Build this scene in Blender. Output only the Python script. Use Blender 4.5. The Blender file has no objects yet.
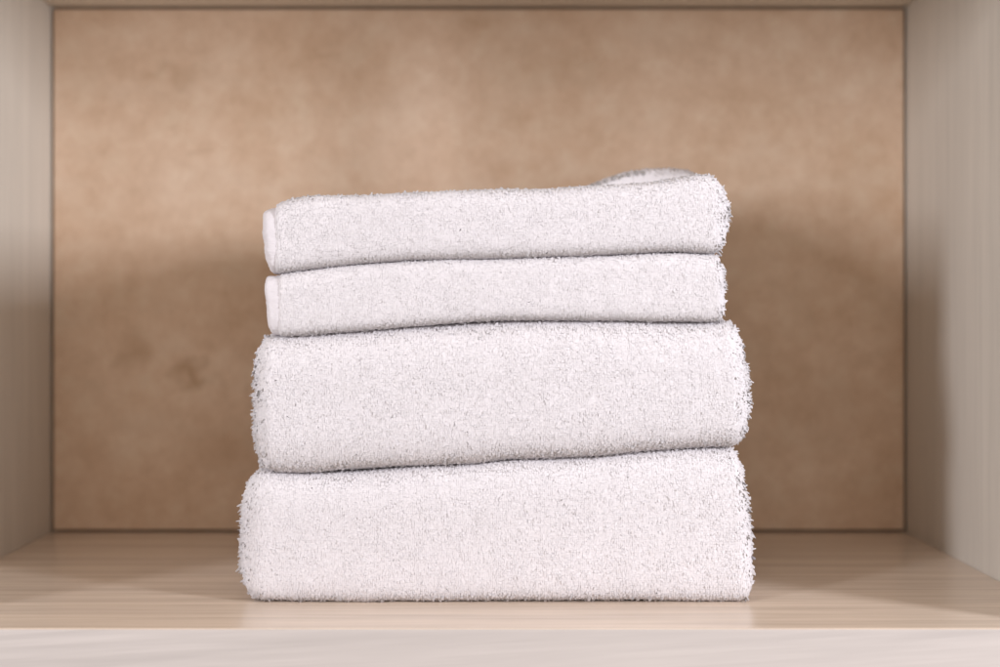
import bpy, math
import numpy as np
from mathutils import Vector

rng = np.random.default_rng(7)
scene = bpy.context.scene
COL = scene.collection

# ------------------------------------------------------------------ scale
# X right, Y into the shelf, Z up; the bay's floor is z = 0, its front plane y = 0
D_FRONT, D_TOWEL, D_BACK = 0.702, 0.764, 1.014      # metres from the lens
CAM_Z = 0.1606
X_L, X_R, TOP, DEPTH = -0.3205, 0.304, 0.3835, 0.312
FPX = 50.0 / 36.0 * 1000.0
Y_T = D_TOWEL - D_FRONT
def wx(px): return (px - 490.0) * D_TOWEL / FPX      # measurements on the towels' front faces
def wz(py): return CAM_Z + (312.0 - py) * D_TOWEL / FPX

# ------------------------------------------------------------------ helpers
def tag(o, label=None, cat=None, group=None, kind=None):
    if label: o['label'] = label
    if cat: o['category'] = cat
    if group: o['group'] = group
    if kind: o['kind'] = kind

def empty(name, loc):
    o = bpy.data.objects.new(name, None); COL.objects.link(o)
    o.location = loc; o.empty_display_size = 0.02
    return o

def link(name, me, mat, parent=None, smooth=True):
    if mat: me.materials.append(mat)
    if smooth: me.polygons.foreach_set('use_smooth', np.ones(len(me.polygons), dtype=bool))
    o = bpy.data.objects.new(name, me); COL.objects.link(o)
    if parent:
        o.parent = parent
        me.transform(parent.matrix_basis.inverted())
    me.update()
    return o

def quad_mesh(name, V, Q):
    me = bpy.data.meshes.new(name)
    V = np.asarray(V, dtype=np.float32); Q = np.asarray(Q, dtype=np.int32)
    me.vertices.add(len(V)); me.vertices.foreach_set('co', V.ravel())
    me.loops.add(Q.size); me.loops.foreach_set('vertex_index', Q.ravel())
    me.polygons.add(len(Q))
    me.polygons.foreach_set('loop_start', np.arange(len(Q), dtype=np.int32) * 4)
    me.update(calc_edges=True)
    return me

def box(name, lo, hi, mat, parent, bevel=0.0008):
    import bmesh
    bm = bmesh.new(); bmesh.ops.create_cube(bm, size=1.0)
    lo, hi = Vector(lo), Vector(hi)
    for v in bm.verts:
        v.co = Vector([lo[k] + (v.co[k] + 0.5) * (hi[k] - lo[k]) for k in range(3)])
    if bevel:
        bmesh.ops.bevel(bm, geom=bm.edges[:], offset=bevel, segments=3, profile=0.5, affect='EDGES')
    me = bpy.data.meshes.new(name); bm.to_mesh(me); bm.free()
    return link(name, me, mat, parent, smooth=False)

def smooth_noise(nu, nv, cu, cv, periodic_v=True):
    """value noise on an nu x nv grid, cells of cu x cv samples, range about -1..1"""
    gu = int(nu / cu) + 4; gv = max(3, int(round(nv / cv)))
    L = rng.uniform(-1, 1, (gu, gv))
    fu = np.arange(nu) / cu; iu = fu.astype(int); tu = fu - iu; tu = tu * tu * (3 - 2 * tu)
    fv = np.arange(nv) / nv * gv; iv = fv.astype(int); tv = fv - iv; tv = tv * tv * (3 - 2 * tv)
    a = L[iu][:, iv % gv]; b = L[iu + 1][:, iv % gv]; c = L[iu][:, (iv + 1) % gv]; d = L[iu + 1][:, (iv + 1) % gv]
    return (a * (1 - tu[:, None]) + b * tu[:, None]) * (1 - tv) + (c * (1 - tu[:, None]) + d * tu[:, None]) * tv

# ------------------------------------------------------------------ materials
def new_mat(name):
    m = bpy.data.materials.new(name); m.use_nodes = True
    return m, m.node_tree.nodes, m.node_tree.links, m.node_tree.nodes['Principled BSDF']

def noise(N, L, vec, scale, detail=4, rough=0.5, dist=0.0):
    n = N.new('ShaderNodeTexNoise')
    n.inputs['Scale'].default_value = scale; n.inputs['Detail'].default_value = detail
    n.inputs['Roughness'].default_value = rough; n.inputs['Distortion'].default_value = dist
    L.new(vec, n.inputs['Vector'])
    return n.outputs['Fac']

def ramp(N, L, fac, stops):
    r = N.new('ShaderNodeValToRGB'); L.new(fac, r.inputs['Fac'])
    el = r.color_ramp.elements
    while len(el) < len(stops): el.new(0.5)
    for e, (p, c) in zip(el, stops):
        e.position = p; e.color = (*c, 1) if len(c) == 3 else c
    return r.outputs['Color']

def mix(N, L, a, b, fac, mode='MIX'):
    m = N.new('ShaderNodeMix'); m.data_type = 'RGBA'; m.blend_type = mode
    L.new(a, m.inputs['A']); L.new(b, m.inputs['B'])
    if isinstance(fac, float): m.inputs['Factor'].default_value = fac
    else: L.new(fac, m.inputs['Factor'])
    return m.outputs['Result']

def wood(name, base, grain_dir, rough=0.45, contrast=1.0, spec=0.5, tilt=0.0, seed=0.0, bump_k=1.0):
    m, N, L, B = new_mat(name)
    tc = N.new('ShaderNodeTexCoord')
    mp0 = N.new('ShaderNodeMapping'); L.new(tc.outputs['Object'], mp0.inputs['Vector']); mp0.inputs['Rotation'].default_value = (0, tilt, 0)
    mp = N.new('ShaderNodeMapping'); L.new(mp0.outputs['Vector'], mp.inputs['Vector'])
    s = [1.0, 1.0, 1.0]; s[grain_dir] = 0.035
    mp.inputs['Scale'].default_value = s
    mp.inputs['Location'].default_value = (seed, seed * 0.7, seed * 1.3)
    v = mp.outputs['Vector']
    # wandering of the grain
    mp2 = N.new('ShaderNodeMapping'); L.new(tc.outputs['Object'], mp2.inputs['Vector'])
    s2 = [1.0, 1.0, 1.0]; s2[grain_dir] = 0.25
    mp2.inputs['Scale'].default_value = s2
    fine = noise(N, L, v, 330, 3, 0.6)
    mid = noise(N, L, v, 85, 4, 0.55, 0.6)
    broad = noise(N, L, mp2.outputs['Vector'], 14, 3, 0.5, 0.8)
    d = lambda k: tuple(min(1.0, c * k) for c in base)
    cf = ramp(N, L, fine, [(0.30, d(1 - 0.16 * contrast)), (0.55, d(1.0)), (0.72, d(1 + 0.14 * contrast))])
    cm = ramp(N, L, mid, [(0.28, d(1 - 0.22 * contrast)), (0.50, d(1.0)), (0.70, d(1 + 0.15 * contrast))])
    cb = ramp(N, L, broad, [(0.25, d(1 - 0.10 * contrast)), (0.75, d(1 + 0.08 * contrast))])
    c = mix(N, L, mix(N, L, cf, cm, 0.55), cb, 0.30)
    L.new(c, B.inputs['Base Color'])
    B.inputs['Roughness'].default_value = rough
    B.inputs['Specular IOR Level'].default_value = spec
    bp = N.new('ShaderNodeBump'); bp.inputs['Strength'].default_value = 0.25 * bump_k; bp.inputs['Distance'].default_value = 0.0006
    ad = N.new('ShaderNodeMath'); ad.operation = 'ADD'; L.new(fine, ad.inputs[0]); L.new(mid, ad.inputs[1])
    L.new(ad.outputs[0], bp.inputs['Height']); L.new(bp.outputs['Normal'], B.inputs['Normal'])
    return m

WOOD = (0.59, 0.545, 0.48)
M_side = wood('pale_ash_upright', WOOD, 2, 0.5, 0.8, seed=3.1)
M_top = wood('lightened_ash_board', (0.70, 0.63, 0.54), 0, 0.5, 0.6, seed=8.2)  # ash copy with a lifted tone, so the underside looks better lit
M_floor = wood('pale_ash_board', (0.65, 0.535, 0.44), 0, 0.27, 1.8, spec=0.55, seed=1.7, bump_k=0.6)
M_edge = wood('pale_ash_edge', (0.475, 0.43, 0.41), 0, 0.5, 1.2, tilt=0.06, seed=5.3)

def back_mat():
    m, N, L, B = new_mat('tan_mottled_board')
    tc = N.new('ShaderNodeTexCoord'); v = tc.outputs['Object']
    blots = []
    n1 = noise(N, L, v, 9, 7, 0.6)
    n2 = noise(N, L, v, 62, 8, 0.65)
    n3 = noise(N, L, v, 240, 3, 0.7)
    mp = N.new('ShaderNodeMapping'); L.new(v, mp.inputs['Vector']); mp.inputs['Scale'].default_value = (1, 1, 3.2)
    n4 = noise(N, L, mp.outputs['Vector'], 16, 5, 0.6, 1.0)
    c1 = ramp(N, L, n1, [(0.34, (0.562, 0.380, 0.246)), (0.5, (0.698, 0.509, 0.370)), (0.66, (0.802, 0.626, 0.488))])
    c2 = ramp(N, L, n2, [(0.32, (0.504, 0.327, 0.204)), (0.5, (0.698, 0.509, 0.370)), (0.68, (0.850, 0.727, 0.575))])
    c3 = ramp(N, L, n3, [(0.3, (0.606, 0.421, 0.289)), (0.7, (0.790, 0.597, 0.449))])
    # rusty stains low on the left
    for (sx, sz, rx_, rz_, k) in ((-0.213, 0.113, 0.020, 0.015, 0.75), (-0.165, 0.100, 0.014, 0.012, 0.6), (-0.262, 0.128, 0.022, 0.020, 0.5), (-0.19, 0.06, 0.05, 0.03, 0.4), (-0.24, 0.335, 0.06, 0.014, 0.35), (0.245, 0.09, 0.05, 0.05, 0.35), (0.06, 0.335, 0.05, 0.015, 0.3)):
        blots.append((sx, sz, rx_, rz_, k))
    c = mix(N, L, mix(N, L, c1, c2, 0.38), c3, 0.22)
    pale = N.new('ShaderNodeRGB'); pale.outputs[0].default_value = (0.74, 0.60, 0.47, 1)
    mq = N.new('ShaderNodeMapping'); L.new(v, mq.inputs['Vector']); mq.inputs['Location'].default_value = (2.3, 0, 1.1); mq.inputs['Scale'].default_value = (1, 1, 1.6)
    n5 = noise(N, L, mq.outputs['Vector'], 17, 8, 0.7)
    pk = ramp(N, L, n5, [(0.50, (0, 0, 0)), (0.78, (0.515, 0.527, 0.554))])
    c = mix(N, L, c, pale.outputs[0], pk)
    for (sx, sz, ln, wd, ang, k) in ((0.011, 0.292, 0.022, 0.0016, 0.33, 0.5), (-0.020, 0.300, 0.016, 0.0012, 0.15, 0.25), (0.16, 0.25, 0.03, 0.002, 0.1, 0.25)):
        ms = N.new('ShaderNodeMapping'); ms.vector_type = 'TEXTURE'; L.new(v, ms.inputs['Vector'])
        ms.inputs['Location'].default_value = (sx, DEPTH, sz); ms.inputs['Rotation'].default_value = (0, ang, 0); ms.inputs['Scale'].default_value = (ln, 0.05, wd)
        g = N.new('ShaderNodeTexGradient'); g.gradient_type = 'SPHERICAL'; L.new(ms.outputs['Vector'], g.inputs['Vector'])
        mm = N.new('ShaderNodeMath'); mm.operation = 'MULTIPLY'; mm.inputs[1].default_value = k; L.new(g.outputs['Fac'], mm.inputs[0])
        c = mix(N, L, c, pale.outputs[0], mm.outputs[0])
    # a few darker stains
    st = ramp(N, L, n4, [(0.66, (0, 0, 0)), (0.80, (1, 1, 1))])
    dark = N.new('ShaderNodeRGB'); dark.outputs[0].default_value = (0.40, 0.235, 0.125, 1)
    sc = N.new('ShaderNodeMath'); sc.operation = 'MULTIPLY'; sc.inputs[1].default_value = 0.4
    L.new(st, sc.inputs[0])
    wob = N.new('ShaderNodeTexNoise'); wob.inputs['Scale'].default_value = 55; wob.inputs['Detail'].default_value = 6; L.new(v, wob.inputs['Vector'])
    wv = N.new('ShaderNodeVectorMath'); wv.operation = 'MULTIPLY_ADD'; L.new(wob.outputs['Color'], wv.inputs[0])
    wv.inputs[1].default_value = (0.05, 0, 0.05); wv.inputs[2].default_value = (-0.025, 0, -0.025)
    wa = N.new('ShaderNodeVectorMath'); wa.operation = 'ADD'; L.new(v, wa.inputs[0]); L.new(wv.outputs[0], wa.inputs[1])
    for (sx, sz, rx_, rz_, k) in blots:
        mb = N.new('ShaderNodeMapping'); mb.vector_type = 'TEXTURE'; L.new(wa.outputs[0], mb.inputs['Vector'])
        mb.inputs['Location'].default_value = (sx, DEPTH, sz); mb.inputs['Scale'].default_value = (rx_, 0.2, rz_)
        g = N.new('ShaderNodeTexGradient'); g.gradient_type = 'SPHERICAL'; L.new(mb.outputs['Vector'], g.inputs['Vector'])
        mm = N.new('ShaderNodeMath'); mm.operation = 'MULTIPLY'; mm.inputs[1].default_value = k * 0.9; mm.use_clamp = True; L.new(g.outputs['Fac'], mm.inputs[0])
        c = mix(N, L, c, dark.outputs[0], mm.outputs[0])
    c = mix(N, L, c, dark.outputs[0], sc.outputs[0])
    L.new(c, B.inputs['Base Color'])
    B.inputs['Roughness'].default_value = 0.55; B.inputs['Specular IOR Level'].default_value = 0.35
    return m
M_back = back_mat()

def cotton(name, col, weave=False):
    m, N, L, B = new_mat(name)
    tc = N.new('ShaderNodeTexCoord')
    n = noise(N, L, tc.outputs['Object'], 60, 4, 0.6)
    c = ramp(N, L, n, [(0.3, tuple(k * 0.97 for k in col)), (0.7, col)])
    L.new(c, B.inputs['Base Color'])
    B.inputs['Roughness'].default_value = 0.95; B.inputs['Specular IOR Level'].default_value = 0.1
    B.inputs['Sheen Weight'].default_value = 0.15; B.inputs['Sheen Roughness'].default_value = 0.5
    if not weave:
        tr = N.new('ShaderNodeBsdfTranslucent'); L.new(c, tr.inputs['Color'])      # thin loops let light through
        ms = N.new('ShaderNodeMixShader'); ms.inputs[0].default_value = 0.20
        L.new(B.outputs[0], ms.inputs[1]); L.new(tr.outputs[0], ms.inputs[2])
        L.new(ms.outputs[0], N['Material Output'].inputs['Surface'])
    if weave:
        mp = N.new('ShaderNodeMapping'); L.new(tc.outputs['Object'], mp.inputs['Vector'])
        mp.inputs['Scale'].default_value = (0.25, 1, 1)
        w = noise(N, L, mp.outputs['Vector'], 1400, 2, 0.5)
        bp = N.new('ShaderNodeBump'); bp.inputs['Strength'].default_value = 0.4; bp.inputs['Distance'].default_value = 0.0006
        L.new(w, bp.inputs['Height']); L.new(bp.outputs['Normal'], B.inputs['Normal'])
    return m
M_terry = cotton('white_terry_cotton', (0.83, 0.79, 0.813))
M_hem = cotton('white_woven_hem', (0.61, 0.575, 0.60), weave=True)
m_, N_, L_, B_ = new_mat('grey_thread'); B_.inputs['Base Color'].default_value = (0.34, 0.32, 0.31, 1); B_.inputs['Roughness'].default_value = 0.9
M_thread = m_
m_, N_, L_, B_ = new_mat('gap_shade'); B_.inputs['Base Color'].default_value = (0.06, 0.045, 0.035, 1); B_.inputs['Roughness'].default_value = 0.8  # shade inside the gap round the back panel, put into the colour
M_dark = m_

# ------------------------------------------------------------------ the shelf
shelf = empty('wooden_shelf', (0, 0, 0))
tag(shelf, 'pale ash wood shelf compartment with tan mottled back board behind the towels', 'shelf')
TH = 0.034
box('side_panel', (X_L - 0.022, 0.0, -TH - 0.03), (X_L, DEPTH + 0.03, TOP + 0.06), M_side, shelf)
box('side_panel', (X_R, 0.0, -TH - 0.03), (X_R + 0.022, DEPTH + 0.03, TOP + 0.06), M_side, shelf)
fl = box('bottom_board', (X_L + 0.0003, 0.0025, -TH), (X_R - 0.0003, DEPTH + 0.03, 0.0), M_floor, shelf, 0.0006)
box('front_edge', (X_L + 0.0003, 0.0008, -TH), (X_R - 0.0003, 0.0024, -0.0002), M_edge, shelf, 0.0005)
box('top_board', (X_L + 0.0003, 0.001, TOP), (X_R - 0.0003, DEPTH + 0.03, TOP + TH), M_top, shelf)
box('back_panel', (X_L + 0.0017, DEPTH, 0.0016), (X_R - 0.0017, DEPTH + 0.012, TOP - 0.0018), M_back, shelf, 0.0007)
box('added_gap_backing', (X_L + 0.0005, DEPTH + 0.022, 0.0005), (X_R - 0.0005, DEPTH + 0.028, TOP - 0.0005), M_dark, shelf, 0)  # added sheet: closes the gap to outside light and keeps it dark

# ------------------------------------------------------------------ towels
Y1 = 0.252
def curve(pts):
    xs = np.array([wx(p[0]) for p in pts]); zs = np.array([wz(p[1]) for p in pts])
    def f(x):
        x = np.asarray(x)
        # smoothed piecewise-linear
        acc = 0
        for d in (-0.008, -0.004, 0, 0.004, 0.008): acc = acc + np.interp(x + d, xs, zs)
        return acc / 5
    return f

S_TOP = curve([(262, 207), (275, 201), (290, 196), (310, 192.5), (340, 193.5), (380, 192.5), (440, 189.5), (500, 187.5), (540, 188), (580, 185), (620, 182.5), (660, 179.5), (680, 176), (700, 172.5), (712, 172), (728, 175)])
S_12 = curve([(262, 276), (300, 270.5), (350, 264.5), (400, 261), (450, 258.5), (500, 257.5), (560, 256), (620, 254), (680, 251.5), (725, 255)])
S_23 = curve([(262, 338), (300, 335), (350, 331.5), (400, 327), (450, 323), (500, 320.5), (560, 320), (620, 320.5), (680, 322), (727, 321)])
S_34 = curve([(250, 471), (290, 475), (330, 474), (400, 470), (450, 467), (500, 463.5), (600, 459), (640, 454.5), (700, 450.5), (745, 449)])
def S_FLOOR(x): return np.full_like(np.asarray(x, dtype=float), 0.0)

def half_loop(h, y0m, y1m, rf, rb, n_front, n_back, sp_front, sp_back, y_fine):
    """samples of the upper half of the cross-section, from the front's middle over the top to the back's middle"""
    ph = np.linspace(0, math.pi / 2, 400)
    a = np.stack([np.full(400, y0m), -np.cos(ph) ** (2 / n_front), np.sin(ph) ** (2 / n_front), np.zeros(400)], 1)
    t = np.linspace(y0m, y1m, 1500)[1:-1]
    b = np.stack([t, np.zeros_like(t), np.ones_like(t), np.zeros_like(t)], 1)
    c = np.stack([np.full(400, y1m), np.zeros(400), np.cos(ph) ** (2 / n_back), np.sin(ph) ** (2 / n_back)], 1)
    P = np.concatenate([a, b, c])
    Yv = P[:, 0] + P[:, 1] * rf + P[:, 3] * rb; Zv = P[:, 2] * h
    ds = np.hypot(np.diff(Yv), np.diff(Zv))
    ym = 0.5 * (Yv[1:] + Yv[:-1])
    w = np.clip((ym - y_fine) / 0.012, 0, 1); sp = sp_front + (sp_back - sp_front) * w
    cost = np.concatenate([[0], np.cumsum(ds / sp)])
    n = int(round(cost[-1]))
    q = np.linspace(0, cost[-1], n + 1)
    return np.stack([np.interp(q, cost, P[:, k]) for k in range(4)], 1)

def towel_surface(x0, x1, top, bot, y0, rf, rb, rx0, rx1, nf, cell, ridge, slant0=0.0, slant1=0.0, cap=2.4, sp_back=0.0026, y1=Y1, hmul=1.0, end0=True, end1=True, y_fine=None, nb=None):
    hn = float(np.mean(0.5 * (top(np.linspace(x0, x1, 9)) - bot(np.linspace(x0, x1, 9)))))
    y0m, y1m = y0 + rf, y1 - rb
    H = half_loop(hn, y0m, y1m, rf, rb, nf, 2.4, cell, sp_back, y_fine if y_fine is not None else y0 + 0.024)
    low = H
    if nb:
        G = half_loop(hn, y0m, y1m, rf, rb, nb, 2.4, cell, sp_back, y_fine if y_fine is not None else y0 + 0.024)
        q = np.linspace(0, len(G) - 1, len(H)); low = np.stack([np.interp(q, np.arange(len(G)), G[:, k]) for k in range(4)], 1)
    low = low[1:-1][::-1].copy(); low[:, 2] *= -1
    loop = np.concatenate([H, low])                         # front middle, top, back middle, bottom
    # stations along x: (x, scale)
    def end(r):
        n = max(10, int((r + hn) / cell))
        a = np.linspace(0, math.pi / 2, n + 1)[1:]
        sc = np.maximum(np.cos(a), 0) ** (2 / cap); dx = r * np.sin(a) ** (2 / cap)
        # re-space along the arc
        d = np.concatenate([[0], np.cumsum(np.hypot(np.diff(np.concatenate([[0], dx])), np.diff(np.concatenate([[1], sc])) * hn))])
        q = np.linspace(0, d[-1], n + 1)[1:]
        return np.interp(q, d, np.concatenate([[0], dx])), np.maximum(np.interp(q, d, np.concatenate([[1], sc])), 0.02)
    xa, xb = x0 + rx0, x1 - rx1
    xs = np.linspace(xa, xb, int((xb - xa) / cell) + 1); sc = np.ones_like(xs); sg = np.zeros_like(xs)
    if end0:
        dx, s = end(rx0); xs = np.concatenate([xa - dx[::-1], xs]); sc = np.concatenate([s[::-1], sc]); sg = np.concatenate([-np.ones_like(dx), sg])
    if end1:
        dx, s = end(rx1); xs = np.concatenate([xs, xb + dx]); sc = np.concatenate([sc, s]); sg = np.concatenate([sg, np.ones_like(dx)])
    zt, zb = top(xs), bot(xs)
    h = 0.5 * (zt - zb) * hmul; zc = 0.5 * (zt + zb)
    Yg = loop[None, :, 0] + loop[None, :, 1] * rf * sc[:, None] + loop[None, :, 3] * rb * sc[:, None]
    Zg = zc[:, None] + loop[None, :, 2] * (h * sc)[:, None]
    Xg = np.repeat(xs[:, None], len(loop), 1)
    # the folded layers showing at the ends
    Xg -= (sg * ridge * (0.5 - 0.5 * np.cos(sc * math.pi * 5)) * (np.abs(sg) > 0))[:, None] * np.clip((Yg - y0 - 0.006) / 0.02, 0, 1)
    rel = (Zg - zc[:, None])
    wl = np.clip(1 - (Xg - x0) / 0.05, 0, 1); wr = np.clip(1 - (x1 - Xg) / 0.05, 0, 1)
    Xg += slant0 * rel * wl + slant1 * rel * wr
    return np.stack([Xg, Yg, Zg], 2), sc, loop

def grid_normals(P):
    du = np.empty_like(P); du[1:-1] = P[2:] - P[:-2]; du[0] = P[1] - P[0]; du[-1] = P[-1] - P[-2]
    dv = np.roll(P, -1, 1) - np.roll(P, 1, 1)
    n = np.cross(du, dv)
    n /= np.maximum(np.linalg.norm(n, axis=2, keepdims=True), 1e-12)
    return n

def close_ends(nu, nv, closed0=True, closed1=True):
    half = nv // 2
    Q = []
    for i, flip in ((0, False), (nu - 1, True)):
        if (i == 0 and not closed0) or (i and not closed1): continue
        for j in range(0, half):
            a, b, c, d = j, j + 1, (nv - j - 1) % nv, (nv - j) % nv
            if j == 0: q = [a, b, c, c]
            q = [i * nv + k for k in ((a, b, c, d))]
            if len(set(q)) < 4: continue
            Q.append(q[::-1] if flip else q)
    return np.array(Q, dtype=np.int64).reshape(-1, 4)

def terry(P, L0, undul, tuft_mask_fn, hemmed=False, lean_k=0.55, droop=0.25, long_tail=0.6, cell=0.001):
    """one connected mesh: the cloth, every cell of it drawn out into a bent loop of pile"""
    nu, nv, _ = P.shape
    n = grid_normals(P)
    und = smooth_noise(nu, nv, 16, 16) * 0.6 + smooth_noise(nu, nv, 45, 45)
    P = P + n * (und * undul)[..., None]
    t1 = np.roll(P, -1, 1) - P; t1 /= np.maximum(np.linalg.norm(t1, axis=2, keepdims=True), 1e-9)
    t2 = np.cross(n, t1)
    el = np.minimum(np.linalg.norm(np.roll(P, -1, 1) - P, axis=2), np.linalg.norm(P - np.roll(P, 1, 1), axis=2))
    eu = np.linalg.norm(np.diff(P, axis=0), axis=2); eu = np.minimum(np.concatenate([eu[:1], eu]), np.concatenate([eu, eu[-1:]]))
    fit = np.clip(np.minimum(el, eu) / cell, 0.05, 1)[..., None]         # never fold a narrow cell over
    P = P + fit * (t1 * rng.normal(0, 0.24, (nu, nv, 1)) + t2 * rng.normal(0, 0.24, (nu, nv, 1))) * cell
    idx = np.arange(nu * nv).reshape(nu, nv)
    V = P.reshape(-1, 3)
    I, J = np.meshgrid(np.arange(nu - 1), np.arange(nv), indexing='ij'); J1 = (J + 1) % nv
    Q = np.stack([idx[I, J], idx[I + 1, J], idx[I + 1, J1], idx[I, J1]], 2).reshape(-1, 4)
    cn = n[:-1].reshape(-1, 3)
    corners = V[Q]                                        # cells x 4 x 3
    cc = corners.mean(1)
    tm = tuft_mask_fn(cc, cn)
    plain = Q[~tm]
    q = Q[tm]; cn = cn[tm]; cc = cc[tm]; corners = corners[tm]; m = len(q)
    cl = (smooth_noise(nu, nv, 2.6, 2.6))[:-1].reshape(-1)[tm]
    cl3 = (smooth_noise(nu, nv, 3.6, 3.6))[:-1].reshape(-1)[tm]
    cl2 = (smooth_noise(nu, nv, 9, 9))[:-1].reshape(-1)[tm]
    Ln = L0 * (0.85 + 0.12 * cl + 0.12 * cl2 + rng.uniform(-0.18, 0.18, m) + long_tail * rng.random(m) ** 6)
    endness = np.clip((np.abs(cn[:, 0]) - 0.30) / 0.7, 0, 1)          # loose at the ends, pressed flat on the front
    if hemmed:
        endness = endness * (cn[:, 0] > 0)
        Ln = Ln * np.clip(0.15 + (cc[:, 0] - P[..., 0].min()) / 0.006, 0, 1)
    rim = np.clip((np.abs(cn[:, 2]) - 0.3) / 0.4, 0, 1)
    Ln = Ln * (1 + rim * (0.15 + 1.3 * rng.random(m) ** 7))
    Ln = np.clip(Ln, L0 * 0.25, None) * (1 + endness * (0.85 + 3.2 * np.maximum(cl3, 0) ** 1.3))
    la = smooth_noise(nu, nv, 3.2, 3.2)[:-1].reshape(-1)[tm]; lb = smooth_noise(nu, nv, 3.2, 3.2)[:-1].reshape(-1)[tm]
    T1 = t1[:-1].reshape(-1, 3)[tm]; T2 = t2[:-1].reshape(-1, 3)[tm]
    clump = 0.25 + 0.8 * endness
    lean = T1 * (la * clump + rng.normal(0, 0.38, m))[:, None] + T2 * (lb * clump + rng.normal(0, 0.38, m))[:, None]
    lean *= (Ln * lean_k)[:, None]
    lean[:, 2] -= droop * Ln * (1 - 0.8 * rim); lean[:, 1] -= 0.12 * Ln * rim
    s1 = rng.uniform(0.90, 1.06, m)[:, None, None]; s2 = rng.uniform(0.55, 0.85, m)[:, None, None]
    s1 = s1 * (1 + 0.1 * endness)[:, None, None]; s2 = s2 * (1 - 0.25 * endness)[:, None, None]
    off = corners - cc[:, None]
    jit = rng.normal(0, 0.10, (m, 4, 3)) * cell * fit[:-1].reshape(-1)[tm][:, None, None]
    mid = cc[:, None] + off * s1 + (cn * (Ln * 0.58)[:, None] + lean * 0.32)[:, None] + jit
    tip = cc[:, None] + off * s2 + (cn * Ln[:, None] + lean)[:, None] + jit * 0.5
    b0 = len(V); mi = b0 + np.arange(m * 4).reshape(m, 4); ti = b0 + m * 4 + np.arange(m * 4).reshape(m, 4)
    faces = [plain]
    for k in range(4):
        k1 = (k + 1) % 4
        faces.append(np.stack([q[:, k], q[:, k1], mi[:, k1], mi[:, k]], 1))
        faces.append(np.stack([mi[:, k], mi[:, k1], ti[:, k1], ti[:, k]], 1))
    faces.append(ti)
    faces.append(close_ends(nu, nv))
    ax = cn * Ln[:, None] + lean; ax /= np.linalg.norm(ax, axis=1, keepdims=True)
    kk = (0.17 + 0.22 * rim + 0.9 * endness)[:, None, None]
    def soft(p, k):                                       # fibres scatter light all round: normals lean on the pile's own direction
        o = p - cc[:, None]; o /= np.maximum(np.linalg.norm(o, axis=2, keepdims=True), 1e-9)
        r = cn[:, None] * (0.9 - 0.6 * endness)[:, None, None] + ax[:, None] * 0.35 + o * k
        return (r / np.linalg.norm(r, axis=2, keepdims=True)).reshape(-1, 3)
    NV = np.concatenate([n.reshape(-1, 3), soft(mid, kk), soft(tip, kk)])
    return np.concatenate([V, mid.reshape(-1, 3), tip.reshape(-1, 3)]), np.concatenate(faces), NV

def mask_hidden(open_top, y0):
    def f(c, n):
        vis = (c[:, 1] < y0 + 0.03) | (np.abs(n[:, 2]) < 0.75)
        if open_top: vis |= n[:, 2] > 0.3
        return vis
    return f

GROUP = 'stack of folded white towels'
def terry_body(name, root, surf_args, L0, undul, open_top=False, **kw):
    P, sc, loop = towel_surface(**surf_args)
    V, F, NV = terry(P, L0, undul, mask_hidden(open_top, surf_args['y0']), cell=surf_args['cell'], **kw)
    me = quad_mesh(name, V, F)
    o = link(name, me, M_terry, root)
    me.normals_split_custom_set_from_vertices(NV.astype(np.float32))
    return o

def hem_band(root, **a):
    P, sc, loop = towel_surface(**a)
    nu, nv, _ = P.shape
    P[..., 0] += np.interp(P[..., 2], np.linspace(0, 0.26, 60), rng.normal(0, 0.0002, 60))
    n = grid_normals(P)
    P = P + n * (smooth_noise(nu, nv, 5, 14) * 0.0004 + smooth_noise(nu, nv, 30, 2.0) * 0.00015 + rng.normal(0, 0.00012, (nu, nv)))[..., None]
    idx = np.arange(nu * nv).reshape(nu, nv)
    I, J = np.meshgrid(np.arange(nu - 1), np.arange(nv), indexing='ij'); J1 = (J + 1) % nv
    Q = np.stack([idx[I, J], idx[I + 1, J], idx[I + 1, J1], idx[I, J1]], 2).reshape(-1, 4)
    Q = np.concatenate([Q, close_ends(nu, nv)])
    return link('hem', quad_mesh('hem', P.reshape(-1, 3), Q), M_hem, root)

# thickest, at the bottom
r4 = empty('folded_towel', (0, Y_T, 0))
tag(r4, 'thickest white terry towel at the bottom of the stack, resting on the wooden shelf', 'towel', GROUP)
terry_body('terry_cloth', r4, dict(x0=wx(239), x1=wx(751), top=lambda x: S_34(x) - 0.0006, bot=lambda x: S_FLOOR(x) + 0.0012, y0=Y_T + 0.001, rf=0.020, rb=0.03,
    rx0=0.016, rx1=0.010, nf=3.6, nb=7.0, cap=2.8, cell=0.0011, ridge=0.0012, slant0=0.03, slant1=-0.09), 0.00080, 0.0007, lean_k=0.45)
# third from the top
r3 = empty('folded_towel', (0, Y_T, float(S_34(0.0))))
tag(r3, 'plump white terry towel lying directly on the thick bottom towel, under the two thin ones', 'towel', GROUP)
terry_body('terry_cloth', r3, dict(x0=wx(253), x1=wx(751), top=lambda x: S_23(x) - 0.0004, bot=lambda x: S_34(x) + 0.0010, y0=Y_T - 0.001, rf=0.024, rb=0.03,
    rx0=0.010, rx1=0.013, nf=3.2, nb=4.4, cell=0.0011, ridge=0.0012, slant0=-0.03, slant1=-0.06), 0.00077, 0.0007, lean_k=0.6)
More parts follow.
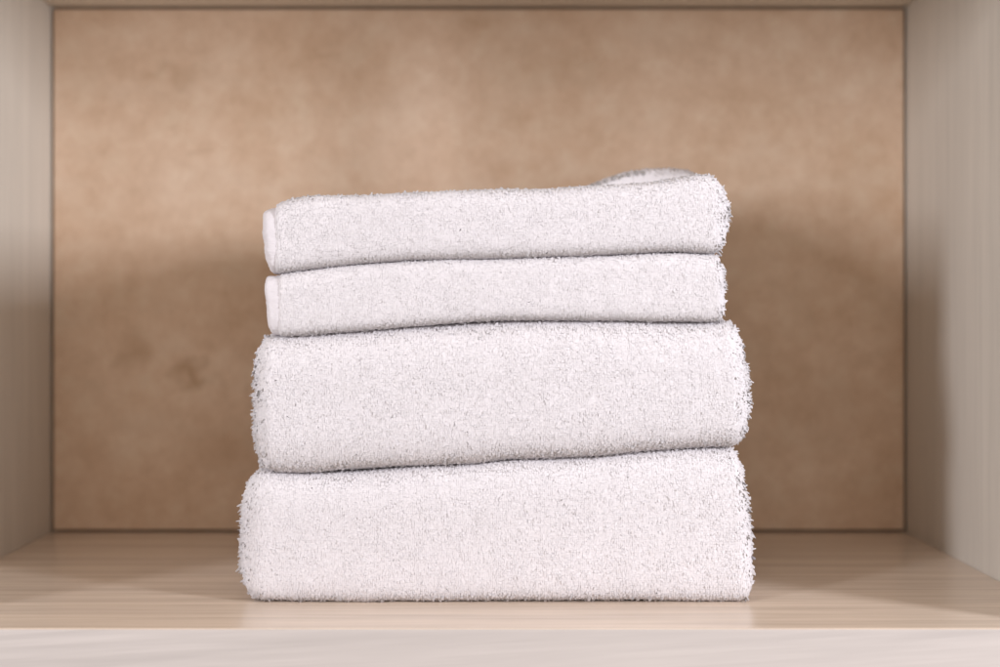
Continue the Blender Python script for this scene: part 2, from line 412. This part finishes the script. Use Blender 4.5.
# second from the top
r2 = empty('folded_towel', (0, Y_T, float(S_23(0.0))))
tag(r2, 'thin white towel with smooth hem band, second from the top of the stack', 'towel', GROUP)
terry_body('terry_cloth', r2, dict(x0=wx(275), x1=wx(725), top=lambda x: S_12(x) - 0.0005, bot=lambda x: S_23(x) + 0.0007, y0=Y_T + 0.002, rf=0.012, rb=0.02,
    rx0=0.003, rx1=0.005, nf=4.2, nb=5.5, cell=0.0010, ridge=0.0006, slant1=-0.06), 0.00062, 0.0005, hemmed=True)
hem_band(r2, x0=wx(264), x1=wx(290), top=lambda x: S_12(x) - 0.0007, bot=lambda x: S_23(x) + 0.0009, y0=Y_T + 0.0020, rf=0.0122, rb=0.02,
    rx0=0.003, rx1=0.002, cap=3.2, nf=3.5, cell=0.0009, ridge=0.0016, slant0=-0.10, sp_back=0.002)
# topmost
r1 = empty('folded_towel', (0, Y_T, float(S_12(0.0))))
tag(r1, 'topmost white towel of the stack, with a stitched flap raised at its back right', 'towel', GROUP)
terry_body('terry_cloth', r1, dict(x0=wx(271), x1=wx(730.5), top=lambda x: S_TOP(x) - 0.0008, bot=lambda x: S_12(x) + 0.0008, y0=Y_T + 0.0005, rf=0.014, rb=0.02,
    rx0=0.0030, rx1=0.012, cap=2.1, nf=3.6, nb=5.2, cell=0.0010, ridge=0.0006, slant1=-0.02, sp_back=0.0016), 0.00066, 0.0006, open_top=True, hemmed=True)
hem_band(r1, x0=wx(261.5), x1=wx(290), top=lambda x: S_TOP(x) - 0.0026, bot=lambda x: S_12(x) + 0.0008, y0=Y_T + 0.0006, rf=0.0140, rb=0.02,
    rx0=0.0045, rx1=0.002, cap=3.0, nf=3.0, cell=0.0009, ridge=0.0016, slant0=-0.12, sp_back=0.002)

# loose flap of the top towel, arched up at the back right, with its stitched hem
def flap():
    nx, ny = 130, 90
    xs = np.linspace(0.058, 0.133, nx); ys = np.linspace(0.160, 0.244, ny)
    Xg, Yg = np.meshgrid(xs, ys, indexing='ij')
    ztop = np.interp(xs, [.058, .066, .075, .085, .098, .110, .120, .128, .133], [.2378, .2412, .2448, .2480, .2502, .2502, .2496, .2480, .2415])
    ztop = np.convolve(np.pad(ztop, 6, mode='edge'), np.ones(13) / 13, 'valid')
    e = np.clip((Yg - ys[0]) / 0.009, 0, 1); rnd = np.sqrt(1 - (1 - e) ** 2)
    e2 = np.clip((ys[-1] - Yg) / 0.012, 0, 1); rnd = np.minimum(rnd, np.sqrt(1 - (1 - e2) ** 2))
    base = S_TOP(Xg) - 0.001
    Zt = base + np.maximum(ztop[:, None] - base, 0.0012) * (0.45 + 0.55 * rnd)
    Zt = Zt + smooth_noise(nx, ny, 9, 9) * 0.0004 + rng.normal(0, 0.0006, (nx, ny))
    top = np.stack([Xg, Yg, Zt], 2); bot = np.stack([Xg, Yg, base], 2)
    V = np.concatenate([top.reshape(-1, 3), bot.reshape(-1, 3)]); k = nx * ny
    idx = np.arange(k).reshape(nx, ny)
    a = np.stack([idx[:-1, :-1], idx[1:, :-1], idx[1:, 1:], idx[:-1, 1:]], 2).reshape(-1, 4)
    F = [a, a[:, ::-1] + k]
    for ed, fl in ((idx[:, 0], 0), (idx[:, -1], 1), (idx[0, :], 1), (idx[-1, :], 0)):
        s = np.stack([ed[:-1], ed[:-1] + k, ed[1:] + k, ed[1:]], 1); F.append(s[:, ::-1] if fl else s)
    f = link('flap', quad_mesh('flap', V, np.concatenate(F)), M_terry, r1)
    # the row of stitches along the hem on the flap's left slope
    V, Q = [], []
    for i in range(6, 66, 8):
        b = len(V)
        for c in (top[i, 3], top[i + 4, 3]):
            for dy, dz in ((-0.0018, -0.0002), (-0.0002, 0.0009), (0.0002, -0.0010), (-0.0014, -0.0014)):
                V.append((c[0], c[1] + dy, c[2] + dz))
        Q += [[b, b+1, b+2, b+3], [b+7, b+6, b+5, b+4]] + [[b+j, b+4+j, b+4+(j+1) % 4, b+(j+1) % 4] for j in range(4)]
    me = quad_mesh('stitching', V, Q); me.materials.append(M_thread)
    o = bpy.data.objects.new('stitching', me); COL.objects.link(o)
    me.transform(r1.matrix_basis.inverted()); o.parent = f
flap()

# ------------------------------------------------------------------ light: two softboxes, left and right of the camera
def area(name, loc, target, w, h, power, col):
    l = bpy.data.lights.new(name, 'AREA'); l.shape = 'RECTANGLE'; l.size = w; l.size_y = h; l.energy = power; l.color = col
    o = bpy.data.objects.new(name, l); COL.objects.link(o); o.location = loc
    d = Vector(target) - Vector(loc); o.rotation_euler = d.to_track_quat('-Z', 'Y').to_euler()
    return o
WHITE = (0.925, 0.935, 1.0)
area('softbox', (-1.456, -1.39, 0.54), (0.05, Y_T, 0.2), 0.24, 0.60, 26.0, WHITE)
area('softbox', (1.19, -0.72, 0.43), (-0.05, Y_T, 0.2), 0.20, 0.36, 20.0, WHITE)

w = bpy.data.worlds.new('World'); scene.world = w; w.use_nodes = True
WN, WL = w.node_tree.nodes, w.node_tree.links                # the room in front: bright ceiling, darker floor
bg = WN['Background']
wtc = WN.new('ShaderNodeTexCoord'); sep = WN.new('ShaderNodeSeparateXYZ'); WL.new(wtc.outputs['Generated'], sep.inputs[0])
mr = WN.new('ShaderNodeMapRange'); WL.new(sep.outputs['Z'], mr.inputs['Value'])
mr.inputs['From Min'].default_value = -0.35; mr.inputs['From Max'].default_value = 0.55
mr.inputs['To Min'].default_value = 0.40; mr.inputs['To Max'].default_value = 0.82
bg.inputs['Color'].default_value = (1.0, 0.88, 0.76, 1); WL.new(mr.outputs['Result'], bg.inputs['Strength'])

# ------------------------------------------------------------------ camera
cam = bpy.data.cameras.new('Camera'); co = bpy.data.objects.new('Camera', cam); COL.objects.link(co)
cam.lens = 50; cam.sensor_width = 36; cam.clip_start = 0.01; cam.clip_end = 50
co.location = (0, -D_FRONT, CAM_Z); co.rotation_euler = (math.pi / 2, 0, 0)
cam.shift_x = 0.010; cam.shift_y = -0.0215
cam.dof.use_dof = True; cam.dof.focus_distance = D_TOWEL + 0.002; cam.dof.aperture_fstop = 3.7
scene.camera = co

vs = scene.view_settings
vs.view_transform = 'Standard'; vs.look = 'None'; vs.exposure = 0.10; vs.gamma = 1.0
cy = scene.cycles
scene.render.engine = 'CYCLES'
cy.max_bounces = 12; cy.diffuse_bounces = 8; cy.glossy_bounces = 4; cy.transmission_bounces = 12; cy.max_bounces = 14
cy.use_denoising = True; cy.use_adaptive_sampling = False
